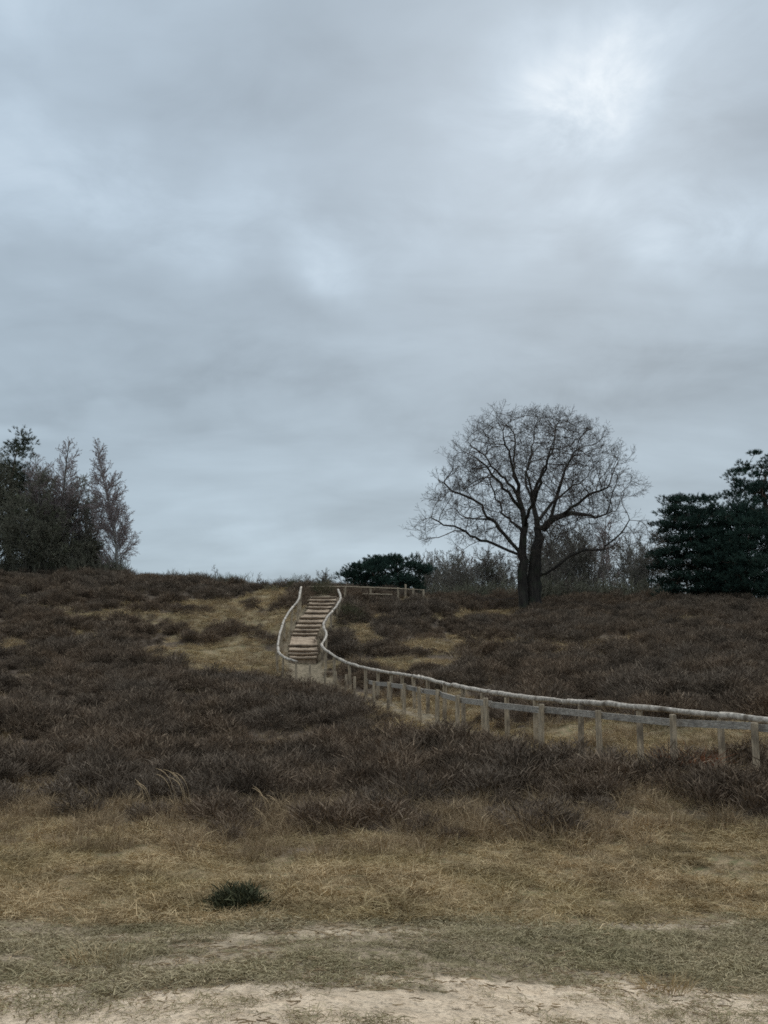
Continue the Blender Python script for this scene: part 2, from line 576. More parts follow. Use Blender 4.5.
def scatter(name, label, cat, pts, rot, scl, builders, mat):
    objs = []
    for i, b in enumerate(builders):
        o = b.build(name + '_source', mat, link=False)
        SRC.objects.link(o)
        objs.append(o)
    me = bpy.data.meshes.new(name)
    n = len(pts)
    me.vertices.add(n)
    me.vertices.foreach_set('co', np.asarray(pts, np.float32).ravel())
    a = me.attributes.new('rot', 'FLOAT_VECTOR', 'POINT'); a.data.foreach_set('vector', np.asarray(rot, np.float32).ravel())
    a = me.attributes.new('scl', 'FLOAT_VECTOR', 'POINT'); a.data.foreach_set('vector', np.asarray(scl, np.float32).ravel())
    a = me.attributes.new('idx', 'INT', 'POINT'); a.data.foreach_set('value', RNG.integers(0, len(objs), n).astype(np.int32))
    me.materials.append(mat)
    ob = bpy.data.objects.new(name, me)
    COL.objects.link(ob)
    ng = bpy.data.node_groups.new(name + '_spread', 'GeometryNodeTree')
    ng.interface.new_socket('Geometry', in_out='INPUT', socket_type='NodeSocketGeometry')
    ng.interface.new_socket('Geometry', in_out='OUTPUT', socket_type='NodeSocketGeometry')
    N, L = ng.nodes, ng.links
    gi, go = N.new('NodeGroupInput'), N.new('NodeGroupOutput')
    m2p = N.new('GeometryNodeMeshToPoints')
    iop = N.new('GeometryNodeInstanceOnPoints')
    jn = N.new('GeometryNodeJoinGeometry')
    for o in objs:
        oi = N.new('GeometryNodeObjectInfo'); oi.inputs['Object'].default_value = o
        g2i = N.new('GeometryNodeGeometryToInstance')
        L.new(oi.outputs['Geometry'], g2i.inputs[0]); L.new(g2i.outputs[0], jn.inputs[0])

    def named(nm, ty):
        q = N.new('GeometryNodeInputNamedAttribute'); q.data_type = ty
        q.inputs['Name'].default_value = nm
        return q.outputs['Attribute']
    e2r = N.new('FunctionNodeEulerToRotation')
    L.new(named('rot', 'FLOAT_VECTOR'), e2r.inputs[0])
    L.new(gi.outputs[0], m2p.inputs['Mesh'])
    L.new(m2p.outputs[0], iop.inputs['Points'])
    L.new(jn.outputs[0], iop.inputs['Instance'])
    iop.inputs['Pick Instance'].default_value = True
    L.new(named('idx', 'INT'), iop.inputs['Instance Index'])
    L.new(e2r.outputs[0], iop.inputs['Rotation'])
    L.new(named('scl', 'FLOAT_VECTOR'), iop.inputs['Scale'])
    L.new(iop.outputs[0], go.inputs[0])
    md = ob.modifiers.new('spread', 'NODES'); md.node_group = ng
    tag(ob, label, cat, kind='stuff')
    return ob


def sample(y0, y1, density, spread=.47, pad=2.5):
    area = lambda a, b: spread * (b * b - a * a) + 2 * pad * (b - a)
    n = int(area(y0, y1) * density)
    y = np.sqrt(RNG.random(n * 2) * (y1 ** 2 - y0 ** 2) + y0 ** 2)[:n]
    x = (RNG.random(n) * 2 - 1) * (spread * y + pad)
    z = ground(x, y)
    return x, y, z, zones(x, y, z)


def rots(n, tilt=.12):
    return np.stack([RNG.normal(0, tilt, n), RNG.normal(0, tilt, n), RNG.random(n) * 6.283], -1)


# heather
P, S = [], []
for y0, y1, d, k in ((11.5, 22, 16, .9), (22, 40, 9, 1.0), (40, 78, 6, 1.15), (78, 125, 1.2, 1.6)):
    x, y, z, zo = sample(y0, y1, d)
    clump = fbm(x * .9, y * .9, 61, 3)
    prob = zo['heath'] * (1 - .72 * zo['fawn']) * sstep(.34, .50, clump + .08)
    keep = RNG.random(len(x)) < prob
    s = k * (.45 + 1.0 * sstep(.32, .68, clump)) * RNG.uniform(.75, 1.2, len(x))
    s = s * (1 - .4 * sstep(1.7, .9, poly_dist(x, y, WALK)))
    tree_gap = np.hypot(x - 10.4, y - 71) > 1.4
    keep &= tree_gap
    P.append(np.stack([x, y, z], -1)[keep])
    S.append(np.stack([s, s, s * RNG.uniform(.75, 1.1, len(x))], -1)[keep])
P, S = np.concatenate(P), np.concatenate(S)
print('heather', len(P))
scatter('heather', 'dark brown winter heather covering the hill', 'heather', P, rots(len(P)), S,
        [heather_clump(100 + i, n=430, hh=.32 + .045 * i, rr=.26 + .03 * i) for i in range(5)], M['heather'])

# fawn dead grass standing between and in front of the heather
P, S = [], []
for y0, y1, d, k in ((10.5, 17, 34, 1.0), (17, 34, 14, 1.05), (34, 78, 7, 1.3)):
    x, y, z, zo = sample(y0, y1, d)
    cl = fbm(x * 1.3, y * 1.3, 71, 3)
    prob = np.clip(zo['fawn'] * 1.0 + zo['heath'] * np.where(y < 26, .20, .08) + .5 * zo['straw'] * (y > 16), 0, 1) * sstep(.3, .55, cl + .1) * (1 - zo['walk'])
    keep = RNG.random(len(x)) < prob
    s = k * RNG.uniform(.6, 1.25, len(x)) * (.6 + .8 * cl)
    P.append(np.stack([x, y, z], -1)[keep]); S.append(np.stack([s, s, s], -1)[keep])
P, S = np.concatenate(P), np.concatenate(S)
print('fawn', len(P))
scatter('dead_grass', 'brownish dead grass standing along the heather edge', 'grass', P, rots(len(P)), S,
        [grass_tuft(200 + i, n=60, hh=.22 + .05 * (i % 3), rr=.12, w=.0045, bend=1.2, lean=.6) for i in range(5)], M['fawn_grass'])

# matted straw-coloured grass
P, S = [], []
for y0, y1, d, k in ((7.2, 13.5, 95, .9), (13.5, 24, 40, 1.0), (24, 50, 16, 1.5), (50, 80, 7, 2.0)):
    x, y, z, zo = sample(y0, y1, d)
    cl = .45 * fbm(x * 1.1, y * 1.1, 81, 3) + .55 * vnoise(x * 3.1, y * 3.1, 82)
    prob = np.where(y < 12.5, zo['straw'] * (1 - zo['track']), zo['straw'] + .5 * zo['walk'] * (y < 40)) * sstep(.18, .5, cl)
    prob *= (1 - sstep(.9, .6, poly_dist(x, y, STAIR)))
    keep = RNG.random(len(x)) < np.clip(prob, 0, 1)
    s = k * RNG.uniform(.5, 1.25, len(x)) * (.25 + 1.5 * cl) * (1 - .45 * zo['walk'])
    P.append(np.stack([x, y, z], -1)[keep]); S.append(np.stack([s * 1.15, s * 1.15, s], -1)[keep])
P, S = np.concatenate(P), np.concatenate(S)
print('straw', len(P))
scatter('dry_grass', 'matted straw coloured dry grass in front of the heather', 'grass', P, rots(len(P), .2), S,
        [grass_mat(300 + i, n=84, hh=.105, rr=.14, w=.0038) for i in range(6)] + [grass_tuft(320, n=50, hh=.13, rr=.1, w=.0036, bend=1.5, lean=1.4)], M['dead_grass'])

# short worn turf of the track
x, y, z, zo = sample(5.0, 9.0, 700, pad=1.5)
cl = fbm(x * 1.2, y * 2.6, 91, 4)
prob = np.clip(zo['track'] * (1 - .85 * zo['bare']) * sstep(.30, .55, cl), 0, 1)
prob = np.maximum(prob, .035 * zo['sand'] * sstep(.5, .62, cl))
keep = RNG.random(len(x)) < prob
s = RNG.uniform(.5, 1.2, len(x)) * (.4 + 1.0 * cl)
P = np.stack([x, y, z], -1)[keep]; S = np.stack([s * 1.3, s * 1.3, s], -1)[keep]
print('turf', len(P))
scatter('short_turf', 'short worn greenish turf along the sandy track', 'grass', P, rots(len(P), .15), S,
        [grass_mat(400 + i, n=34, hh=.038, rr=.075, w=.0032) for i in range(5)], M['turf'])


x, y, z, zo = sample(4.9, 9.5, 80, pad=1.5)
keep = RNG.random(len(x)) < (.25 + .75 * zo['track']) * sstep(.35, .6, fbm(x * 1.7, y * 3.0, 95, 3))
P = np.stack([x, y, z + .004], -1)[keep]


def litter_piece(seed):
    random.seed(seed)
    b = MB()
    for k in range(5):
        p = Vector((random.gauss(0, .05), random.gauss(0, .05), 0))
        a = random.random() * 6.28
        L = random.uniform(.02, .09)
        pts = [p]
        for _ in range(3):
            a += random.gauss(0, .4)
            pts.append(pts[-1] + Vector((math.cos(a), math.sin(a), random.uniform(-.1, .25))) * L / 3)
        b.tube(pts, [.0022, .003, .0026, .0015], 4, c=random.random())
    return b


s = RNG.uniform(.6, 1.5, len(P))
scatter('litter', 'small dark twigs and dead leaves lying on the sandy track', 'litter', P, rots(len(P), .05), np.stack([s, s, s], -1),
        [litter_piece(800 + i) for i in range(5)], M['fawn_grass'])

# ------------------------------------------------------------------ fences
def post(parent, base, h, r, mat, lean=.03):
    b = MB()
    h = h * random.uniform(.98, 1.04)
    lx, ly = random.gauss(0, lean), random.gauss(0, lean)
    z = [-.35, 0, h * .35, h * .7, h - .02, h]
    b.tube([Vector((lx * q, ly * q, q)) for q in z], [r * 1.03, r * 1.02, r, r * .98, r * .97, r * .84], 12, wob=.03)
    o = b.build('post', mat, parent, smooth=False)
    o.location = base - parent.location
    o.rotation_euler.z = random.random() * 6
    return o


def resample(pts, step):
    out = [pts[0].copy()]
    for a, b in zip(pts[:-1], pts[1:]):
        n = max(1, int((b - a).length / step))
        for i in range(1, n + 1):
            out.append(a.lerp(b, i / n))
    return out


def smooth_line(pts, it=2):
    for _ in range(it):
        q = [pts[0]]
        for a, b in zip(pts[:-1], pts[1:]):
            q += [a.lerp(b, .25), a.lerp(b, .75)]
        pts = q + [pts[-1]]
    return pts


def log_rail(parent, pts, r, mat, piece=3.2, name='rail'):
    pts = resample(pts, .22)
    i = 0
    while i < len(pts) - 1:
        L, j = 0, i
        goal = piece * random.uniform(.85, 1.2)
        while j < len(pts) - 1 and L < goal:
            L += (pts[j + 1] - pts[j]).length; j += 1
        if len(pts) - 1 - j < 4: j = len(pts) - 1
        seg = pts[i:j + 1]
        rr0, rr1 = r * random.uniform(.98, 1.1), r * random.uniform(.84, .95)
        off = Vector((0, 0, random.uniform(-.008, .008)))
        w = [Vector((random.gauss(0, .006), random.gauss(0, .006), random.gauss(0, .006))) for _ in seg]
        b = MB()
        # butt ends overlap a little less than the neighbour: small visible joint
        seg = [p.copy() for p in seg]
        if i: seg[0] = seg[0].lerp(seg[1], .06)
        n = len(seg)
        b.tube([p + off + k - parent.location for p, k in zip(seg, w)],
               [(rr0 + (rr1 - rr0) * q / (n - 1)) * random.uniform(.90, 1.09) for q in range(n)], 12, wob=.05)
        b.build(name, mat, parent, smooth=True)
        i = j


random.seed(5)
# fence on the uphill side: peeled log on top of the posts, from the top of the stairs down to the right
lineR = rstair + far_top
f1 = empty('log_rail_fence', lineR[9] - Vector((0, 0, 1.0)), 'rustic fence with pale peeled log rail, from stair top down the far side of path', 'fence', 'wooden fences of the path')
log_rail(f1, smooth_line(lineR, 1), .058, M['log'])
acc = 1.0
dense = resample(smooth_line(lineR, 2), .1)
for a, b in zip(dense[:-1], dense[1:]):
    acc += (b - a).length
    if acc > 1.62:
        acc = 0
        g = gz(b.x, b.y)
        post(f1, Vector((b.x, b.y, g)), max(b.z - g - .05, .3), .058, M['post'])

# fence on the near side: log rail beside the stairs, then a grey plank behind the post heads
f2 = empty('plank_rail_fence', near_top[0] - Vector((0, 0, .95)), 'rustic fence left of stairs continuing as grey plank rail along near side of path', 'fence', 'wooden fences of the path')
lineL = lstair + near_top[:3]
log_rail(f2, smooth_line(lineL, 1), .056, M['log'])
dense = resample(smooth_line(lstair + near_top[:1], 2), .1)
acc = 1.2
for a, b in zip(dense[:-1], dense[1:]):
    acc += (b - a).length
    if acc > 1.62:
        acc = 0
        g = gz(b.x, b.y)
        post(f2, Vector((b.x, b.y, g)), max(b.z - g - .05, .3), .056, M['post'])
for i, p in enumerate(near_top):
    g = gz(p.x, p.y)
    post(f2, Vector((p.x, p.y, g)), max(p.z - g + .01, .3), .042 + .0006 * min(i, 20), M['post'], .03)
for i in range(8, len(near_top) - 1, 2):
    q = near_top[i:i + 3]
    b = MB()
    for j in range(len(q) - 1):
        a, c = q[j], q[j + 1]
        t = (c - a); h = Vector((t.x, t.y, 0)).normalized()
        nrm = Vector((h.y, -h.x, 0))
        if nrm.y < 0 and nrm.x < .3: nrm = -nrm
        nrm = Vector((-h.y, h.x, 0)) if Vector((-h.y, h.x, 0)).dot(Vector((1, .6, 0))) > 0 else Vector((h.y, -h.x, 0))
        off = nrm * .075
        A, C = a + off - f2.location, c + off - f2.location
        ex = (C - A).normalized() * .004
        A, C = A + ex, C - ex
        top, bot, th = Vector((0, 0, -.015)), Vector((0, 0, -.125)), nrm * .035
        vs = []
        for e in (A, C):
            wz = Vector((random.uniform(-.01, .01), random.uniform(-.01, .01), random.uniform(-.03, .015)))
            vs += [e + top + wz, e + bot + wz, e + bot + th + wz, e + top + th + wz]
        b.add(vs, [(0, 1, 5, 4), (1, 2, 6, 5), (2, 3, 7, 6), (3, 0, 4, 7), (0, 3, 2, 1), (4, 5, 6, 7)])
    b.build('plank_rail', M['plank'], f2)

# fence along the top of the hill
top_pts = [at(303, 586.5, 57), at(345, 586.5, 58), at(372, 587.5, 59), at(398, 588.5, 59.5), at(424, 590, 60)]
f3 = empty('hilltop_fence', Vector((top_pts[2].x, top_pts[2].y, gz(top_pts[2].x, top_pts[2].y))),
           'low two-rail fence along hilltop in front of bushy pine', 'fence', 'wooden fences of the path')
log_rail(f3, top_pts, .036, M['post'])
log_rail(f3, [at(362, 594, 58.7), at(392, 594.5, 59.3)], .04, M['post'], name='lower_rail')
for px, py, Y in ((306, 587, 57.06), (345, 587, 58.06), (370.5, 588, 59), (398, 588, 59.6), (405.5, 583, 60.2), (413.5, 588, 59.8), (423, 590, 60)):
    p = at(px, py, Y); g = gz(p.x, p.y)
    post(f3, Vector((p.x, p.y, g)), min(max(p.z - g, .3), .95), .065, M['post'])

# ------------------------------------------------------------------ stairs: log risers with packed sand treads
st = empty('log_stairway', Vector((STAIR[0][0], STAIR[0][1], gz(*STAIR[0]))),
           'flight of sandy log steps climbing the hill between the fences', 'stairs')
m, t, b_ = new_mat('packed_sand', .95, .1)
g = t.node('ShaderNodeNewGeometry').outputs['Position']
c = t.mix(t.ramp(t.noise(g, 5, 5, .65), .35, .65), (.27, .198, .138), (.46, .35, .25))
c = t.mix(t.math('MULTIPLY', t.ramp(t.noise(g, 24, 3), .5, .7), .5), c, (.18, .14, .10))
t.link(c, b_.inputs['Base Color'])
M['packed_sand'] = m
for i, (py, a, c) in enumerate(STEPS):
    Y = stair_Y(py)
    A, B = at(a, py, Y), at(c, py, Y)
    drop = .115
    if i + 1 < len(STEPS):
        py2, a2, c2 = STEPS[i + 1]
        Y2 = stair_Y(py2)
        A2, B2 = at(a2, py2, Y2) - Vector((0, 0, drop)), at(c2, py2, Y2) - Vector((0, 0, drop))
    else:
        A2, B2 = A + Vector((.1, 2.2, .12)), B + Vector((.3, 2.2, .12))
    rb = MB()
    ext = (B - A).normalized() * random.uniform(.0, .12)
    rb.tube([A - ext - st.location - Vector((0, 0, .055)), (A + B) / 2 - st.location - Vector((0, 0, .055 - random.uniform(-.01, .015))),
             B + ext - st.location - Vector((0, 0, .055 + random.uniform(-.02, .02)))], [.055, .06, .052], 10, wob=.05)
    rb.build('riser_log', M['step_log'], st, smooth=True)
    tb = MB()
    nx, ny = 8, 5
    vs, fs = [], []
    o = Vector((0, .05, -.02))
    for j in range(ny + 1):
        for k in range(nx + 1):
            p = (A + o).lerp(B + o, k / nx).lerp((A2).lerp(B2, k / nx), j / ny)
            e = Vector((0, 0, random.uniform(-.02, .012) - .03 * math.sin(math.pi * k / nx)))
            vs.append(p + e - st.location)
    for j in range(ny):
        for k in range(nx):
            q = j * (nx + 1) + k
            fs.append((q, q + 1, q + nx + 2, q + nx + 1))
    # sides and front go into the soil
    n0 = len(vs)
    ring = [k for k in range(nx + 1)] + [(j) * (nx + 1) + nx for j in range(1, ny + 1)] + [ny * (nx + 1) + k for k in range(nx - 1, -1, -1)] + [j * (nx + 1) for j in range(ny - 1, 0, -1)]
    for q in ring: vs.append(vs[q] - Vector((0, 0, .6)))
    for q in range(len(ring)):
        q2 = (q + 1) % len(ring)
        fs.append((ring[q2], ring[q], n0 + q, n0 + q2))
    tb.add(vs, fs)
    tb.build('tread', M['packed_sand'], st, smooth=False)


# ------------------------------------------------------------------ trees
def colonize(nodes, parent, attractors, step, infl, kill, iters=200, grav=0.0, jitter=.1, freeze=0, mom=0.0):
    """space colonisation: branches grow towards free points of the crown"""
    nodes = [Vector(p) for p in nodes]; parent = list(parent)
    att = [Vector(a) for a in attractors]
    nkid = {}
    for _ in range(iters):
        if not att: break
        kd = kdtree.KDTree(len(nodes))
        for i, p in enumerate(nodes):
            if i >= freeze: kd.insert(p, i)
        kd.balance()
        pull, rest = {}, []
        for a in att:
            co, i, d = kd.find(a)
            if co is None: continue
            if d < kill: continue
            rest.append(a)
            if d < infl:
                pull.setdefault(i, Vector()).__iadd__((a - co).normalized())
        att = rest
        if not pull: break
        grew = 0
        for i, v in pull.items():
            if v.length < 1e-3: continue
            d = v.normalized() + Vector((random.gauss(0, jitter), random.gauss(0, jitter), random.gauss(0, jitter) + grav))
            if mom and parent[i] >= 0: d += (nodes[i] - nodes[parent[i]]).normalized() * mom
            n = nodes[i] + d.normalized() * step
            if parent[i] >= 0 and (n - nodes[parent[i]]).length < step * .35: continue
            if nkid.get(i, 0) > 2: continue
            nkid[i] = nkid.get(i, 0) + 1
            nodes.append(n); parent.append(i); grew += 1
        if not grew: break
    return nodes, parent


def radii(nodes, parent, tip, e, rmax=None):
    n = len(nodes)
    kids = [[] for _ in range(n)]
    for i, p in enumerate(parent):
        if p >= 0: kids[p].append(i)
    r = [0] * n
    order = list(range(n))
    order.sort(key=lambda i: -i)
    # parents always come before children
    for i in order:
        if not kids[i]: r[i] = tip
        else: r[i] = sum(r[k] ** e for k in kids[i]) ** (1 / e) + .0004
        if rmax: r[i] = min(r[i], rmax)
    return r, kids


def skin(nodes, parent, r, kids, thick, mat_t, mat_c, root, twig=(0, 0, 0, 0), droop=0., flare=1.35, extra=None):
    """trunk = limbs thicker than `thick`, crown = everything thinner plus twigs"""
    tb, cb = MB(), MB()
    starts = [(i, None) for i, p in enumerate(parent) if p < 0]
    while starts:
        i, par = starts.pop()
        chain = [i]
        while kids[chain[-1]]:
            ks = sorted(kids[chain[-1]], key=lambda k: -r[k])
            for k in ks[1:]: starts.append((k, chain[-1]))
            chain.append(ks[0])
        pts = [nodes[k] for k in chain]; rad = [r[k] for k in chain]
        if par is not None:
            pts = [nodes[par]] + pts; rad = [min(rad[0], r[par]) * 1.05] + rad
        else:
            rad[0] *= flare
        if len(pts) < 2: continue
        # cut the chain where it becomes thin
        cut = next((q for q, w in enumerate(rad) if w < thick), len(pts))
        if cut >= 2: tb.tube(pts[:cut + 1], rad[:cut + 1], 10 if rad[0] > .15 else 7, wob=.05 if rad[0] > .1 else 0)
        if cut < len(pts) - 1 or cut < 2:
            q = max(0, cut - 0) if cut >= 2 else 0
            if len(pts) - q >= 2:
                cb.tube(pts[q:], rad[q:], 5 if rad[q] > .04 else 3, cap=False, c=random.random())
    n, L, w, lim = twig
    if n:
        for i, p in enumerate(nodes):
            if r[i] > lim: continue
            d0 = (p - nodes[parent[i]]).normalized() if parent[i] >= 0 else Vector((0, 0, 1))
            for _ in range(n):
                d = (d0 * .8 + Vector((random.gauss(0, .6), random.gauss(0, .6), random.gauss(0, .6) - droop))).normalized()
                l = L * random.uniform(.4, 1.1)
                q1 = p + d * l * .5
                d2 = (d + Vector((random.gauss(0, .35), random.gauss(0, .35), random.gauss(0, .35) - droop * .6))).normalized()
                q2 = q1 + d2 * l * .5
                cb.tube([p, q1, q2], [w, w * .8, w * .45], 3, cap=False, c=random.random())
                d3 = (d + Vector((random.gauss(0, .7), random.gauss(0, .7), random.gauss(0, .5) - droop * .6))).normalized()
                cb.tube([q1, q1 + d3 * l * .4], [w * .8, w * .45], 3, cap=False, c=random.random())
    if extra: extra(cb)
    tb.build('trunk', mat_t, root, smooth=True)
    if cb.v: cb.build('crown', mat_c, root)


def grow(tb, cb, p, d, L, r, level, spec, tone):
    """one shoot and, along it, its side shoots"""
    seg = max(2, min(14, int(L / spec['seg'])))
    pts, rad = [p.copy()], [r]
    wob, trop = spec['wob'][level], spec['trop'][level]
    dirs = [d]
    for i in range(seg):
        d = (d + Vector((random.gauss(0, wob), random.gauss(0, wob), random.gauss(0, wob) + trop))).normalized()
        p = p + d * (L / seg)
        pts.append(p); dirs.append(d)
        rad.append(max(r * (1 - .82 * (i + 1) / seg), spec['tip']))
    if r > .035: tb.tube(pts, rad, 8 if r > .1 else 6, wob=.04)
    else: cb.tube(pts, rad, 4 if r > .02 else 3, cap=False, c=min(1, max(0, tone + random.uniform(-.3, .3))))
    if level + 1 >= len(spec['n']) + 1: return
    n = spec['n'][level]
    n = int(n * (1 if level == 0 else min(1.6, L / spec['ref'][level])) + random.random())
    for k in range(n):
        f0 = spec['f0'] if level == 0 else .18
        t = f0 + (1 - f0) * ((k + random.random()) / max(n, 1)) ** .9
        q = t * seg; a = min(int(q), seg - 1)
        base = pts[a].lerp(pts[a + 1], q - a)
        dd = dirs[a + 1]
        ang = R(spec['ang'][level]) * random.uniform(.7, 1.25)
        ax = dd.orthogonal(); ax.rotate(Matrix.Rotation(random.random() * 6.283, 3, dd))
        nd = dd.copy(); nd.rotate(Matrix.Rotation(ang, 3, ax))
        if level == 0: l = spec['len'](t) * random.uniform(.65, 1.15)
        else: l = L * spec['ratio'][level] * (1.15 - .7 * t) * random.uniform(.6, 1.2)
        rr = max(min(rad[a] * .62, l * spec['thin']), spec['tip'])
        grow(tb, cb, base, nd, max(l, .12), rr, level + 1, spec, tone)


# ---- the big bare oak ----------------------------------------------------------------------
random.seed(21)
oak_base = on_ground(529, 71)
PXM = (oak_base.y * CP + (oak_base.z - EYE) * SP) / F     # metres per pixel at the oak
oak = empty('oak_tree', oak_base, 'big bare spreading oak with twin trunks standing alone on the heath', 'tree')


def ok(px, py, dy=0.0):
    return Vector(((px - 529) * PXM, dy, (613 - py) * PXM))


nodes, parent = [], []


def limb(pts, start=None, step=.45):
    """adds a drawn limb; returns the index list of its nodes"""
    out = []
    q = resample(smooth_line(pts, 1), step)
    par = -1
    if start is not None:
        par = min(range(len(nodes)), key=lambda i: (nodes[i] - q[0]).length)
        q = q[1:]
    for i, p in enumerate(q):
        w = .085 * min(1, i / 4)
        nodes.append(p + Vector((random.gauss(0, w), random.gauss(0, w * 2), random.gauss(0, w)))); parent.append(par)
        par = len(nodes) - 1; out.append(par)
    return out


limb([ok(524, 615, -.1), ok(523, 590, -.1), ok(524, 554, -.2), ok(526, 530, -.3), ok(524.5, 507, 0), ok(521, 488, .3), ok(518, 466, .5), ok(521, 440, .5), ok(519, 420, .7)])
limb([ok(535.5, 615, .25), ok(534, 579, .2), ok(538.5, 556, .2), ok(541.5, 532, .2), ok(539.5, 515, .6), ok(537, 493, 1), ok(533, 470, 1.2), ok(538, 445, 1.4), ok(543, 420, 1.2)])
S_ = 1
limb([ok(522, 556, -.2), ok(505, 550, -.9), ok(480, 543.5, -1.6), ok(458, 533, -2.2), ok(440, 529, -2.6), ok(424, 524, -2.8)], S_)
limb([ok(458, 533, -2.2), ok(440, 543, -2.9), ok(428, 545, -3.2), ok(416, 549, -3.3)], S_)
limb([ok(480, 543.5, -1.6), ok(465, 549, -1.4), ok(458, 560, -1.3)], S_)
limb([ok(521, 552, -.2), ok(510, 538, .4), ok(495, 515, 1.2), ok(480, 496, 1.8), ok(460, 484, 2.2), ok(444, 474, 2.4)], S_)
limb([ok(495, 515, 1.2), ok(478, 512, 2.2), ok(458, 505, 3.2)], S_)
limb([ok(524, 507, 0), ok(508, 496, -1.4), ok(490, 476, -2.6), ok(470, 463, -3.2)], S_)
limb([ok(521, 488, .3), ok(505, 468, 1.2), ok(490, 446, 2), ok(474, 430, 2.4)], S_)
limb([ok(520, 478, .3), ok(509, 452, -1.6), ok(500, 428, -2.6), ok(494, 414, -3)], S_)
limb([ok(544, 530, .2), ok(552, 521, -.6), ok(567, 515, -1.4), ok(580, 502, -2), ok(604, 494, -2.6)], S_)
limb([ok(552, 521, -.6), ok(558, 496, -.9), ok(564, 476, -1.4), ok(575, 455, -2)], S_)
limb([ok(567, 515, -1.4), ok(588, 512, .3), ok(610, 512, 1.4), ok(628, 505, 2)], S_)
limb([ok(541, 520, .4), ok(556, 500, 2.4), ok(578, 478, 3.6), ok(602, 465, 4.2)], S_)
limb([ok(537, 493, 1), ok(548, 466, .2), ok(556, 440, -.3), ok(562, 418, -.4)], S_)
limb([ok(537, 493, 1), ok(534, 470, 3), ok(540, 446, 4.2), ok(552, 428, 4.6)], S_)
limb([ok(525, 525, -.3), ok(532, 505, -2.6), ok(540, 478, -4.2), ok(548, 455, -4.8)], S_)
limb([ok(525, 530, -.3), ok(516, 512, 2.8), ok(508, 490, 4.4), ok(500, 470, 5)], S_)
limb([ok(542, 576, .2), ok(558, 568, -.6), ok(572, 554, -1.0), ok(598, 553, -1.5), ok(618, 549, -1.7)], S_)
limb([ok(558, 568, -.6), ok(566, 575, -.9), ok(565, 590, -1.1)], S_)
limb([ok(598, 553, -1.5), ok(618, 538, -1.2), ok(630, 522, -1.1)], S_)
limb([ok(521, 598, -.1), ok(505, 600, -.8), ok(480, 602, -1.4), ok(465, 607, -1.7)], S_)
limb([ok(521, 572, -.1), ok(508, 570, -.6), ok(503, 565, -.9)], S_)
frozen = 0
att = []
prof = [(409, 14), (412, 38), (420, 60), (434, 78), (452, 93), (470, 101), (490, 106), (506, 98), (520, 76), (538, 48), (554, 22)]
zs_, rs_ = [p[0] for p in prof], [p[1] for p in prof]
while len(att) < 5200:
    py = random.uniform(409, 556)
    rr = np.interp(py, zs_, rs_)
    a = random.random() * 6.283
    rr *= .70 + .48 * float(vnoise(np.array(a * 2.9 + 3), np.array(py * .06), 8))
    q = rr * math.sqrt(random.uniform(.02, 1))
    if random.random() > .35 + .65 * (rr / 111): continue
    p = ok(539 + q * math.cos(a), py + random.gauss(0, 2), q * math.sin(a) * PXM * .8)
    # ragged edge and a few gaps
    if vnoise(np.array(p.x * .55 + 40), np.array(p.z * .55 + p.y * .4 + 9), 5) < .22: continue
    att.append(p)
for c0, r0, n0 in ((ok(436, 526, -2.6), 1.1, 70), (ok(428, 541, -3), .7, 30), (ok(468, 538, -2), 1.2, 50), (ok(628, 540, -1.6), 1.5, 80),
                   (ok(600, 545, -1.4), 1.3, 50), (ok(478, 600, -1.3), .7, 30), (ok(562, 580, -.9), .8, 30), (ok(505, 564, -.7), .7, 20)):
    for _ in range(n0):
        att.append(c0 + Vector((random.gauss(0, r0 * .55), random.gauss(0, r0 * .6), random.gauss(0, r0 * .38))))
nodes, parent = colonize(nodes, parent, att, .27, 3.0, .46, 90, .03, .14, mom=.55)
r, kids = radii(nodes, parent, .0135, 2.06, .5)
print('oak nodes', len(nodes), 'base r', r[0])
plen = [0.0] * len(nodes)
for i, p in enumerate(parent):
    if p >= 0: plen[i] = plen[p] + (nodes[i] - nodes[p]).length
# limbs taper with their distance from the foot
r = [min(w, .014 + .46 * max(0, 1 - L / 18.5) ** 1.85) for w, L in zip(r, plen)]
fb = [i for i, p in enumerate(parent) if p < 0]
for i, want in zip(fb, (.36, .54)):
    k = want / r[i]
    # the trunks taper evenly from the measured foot
    j = i
    while True:
        r[j] = max(r[j], min(want, r[j] * (1 + (k - 1) * max(0, 1 - (nodes[j].z / 14)))))
        if not kids[j]: break
        j = max(kids[j], key=lambda q: r[q])


def oak_twigs(cb):
    spec = dict(seg=.3, wob=(.10, .12, .15), trop=(.05, .03, 0), tip=.0066, n=(5, 3), ref=(1, .6, .3), f0=.15, ang=(48, 46), ratio=(0, .5), thin=.02,
                len=lambda t: .62 - .3 * t)
    for i, p in enumerate(nodes):
        if r[i] > .045 or parent[i] < 0 or random.random() > (.58 if kids[i] else 1): continue
        d = (p - nodes[parent[i]]).normalized()
        out = Vector((p.x, p.y, max(0, p.z - 5))).normalized()
        d = (d * .9 + out * .5 + Vector((random.gauss(0, .35), random.gauss(0, .35), random.gauss(0, .35)))).normalized()
        grow(cb, cb, p, d, random.uniform(.45, 1.05), .011, 0, spec, random.random())


skin(nodes, parent, r, kids, .055, M['oak_bark'], M['oak_twig'], oak, extra=oak_twigs)


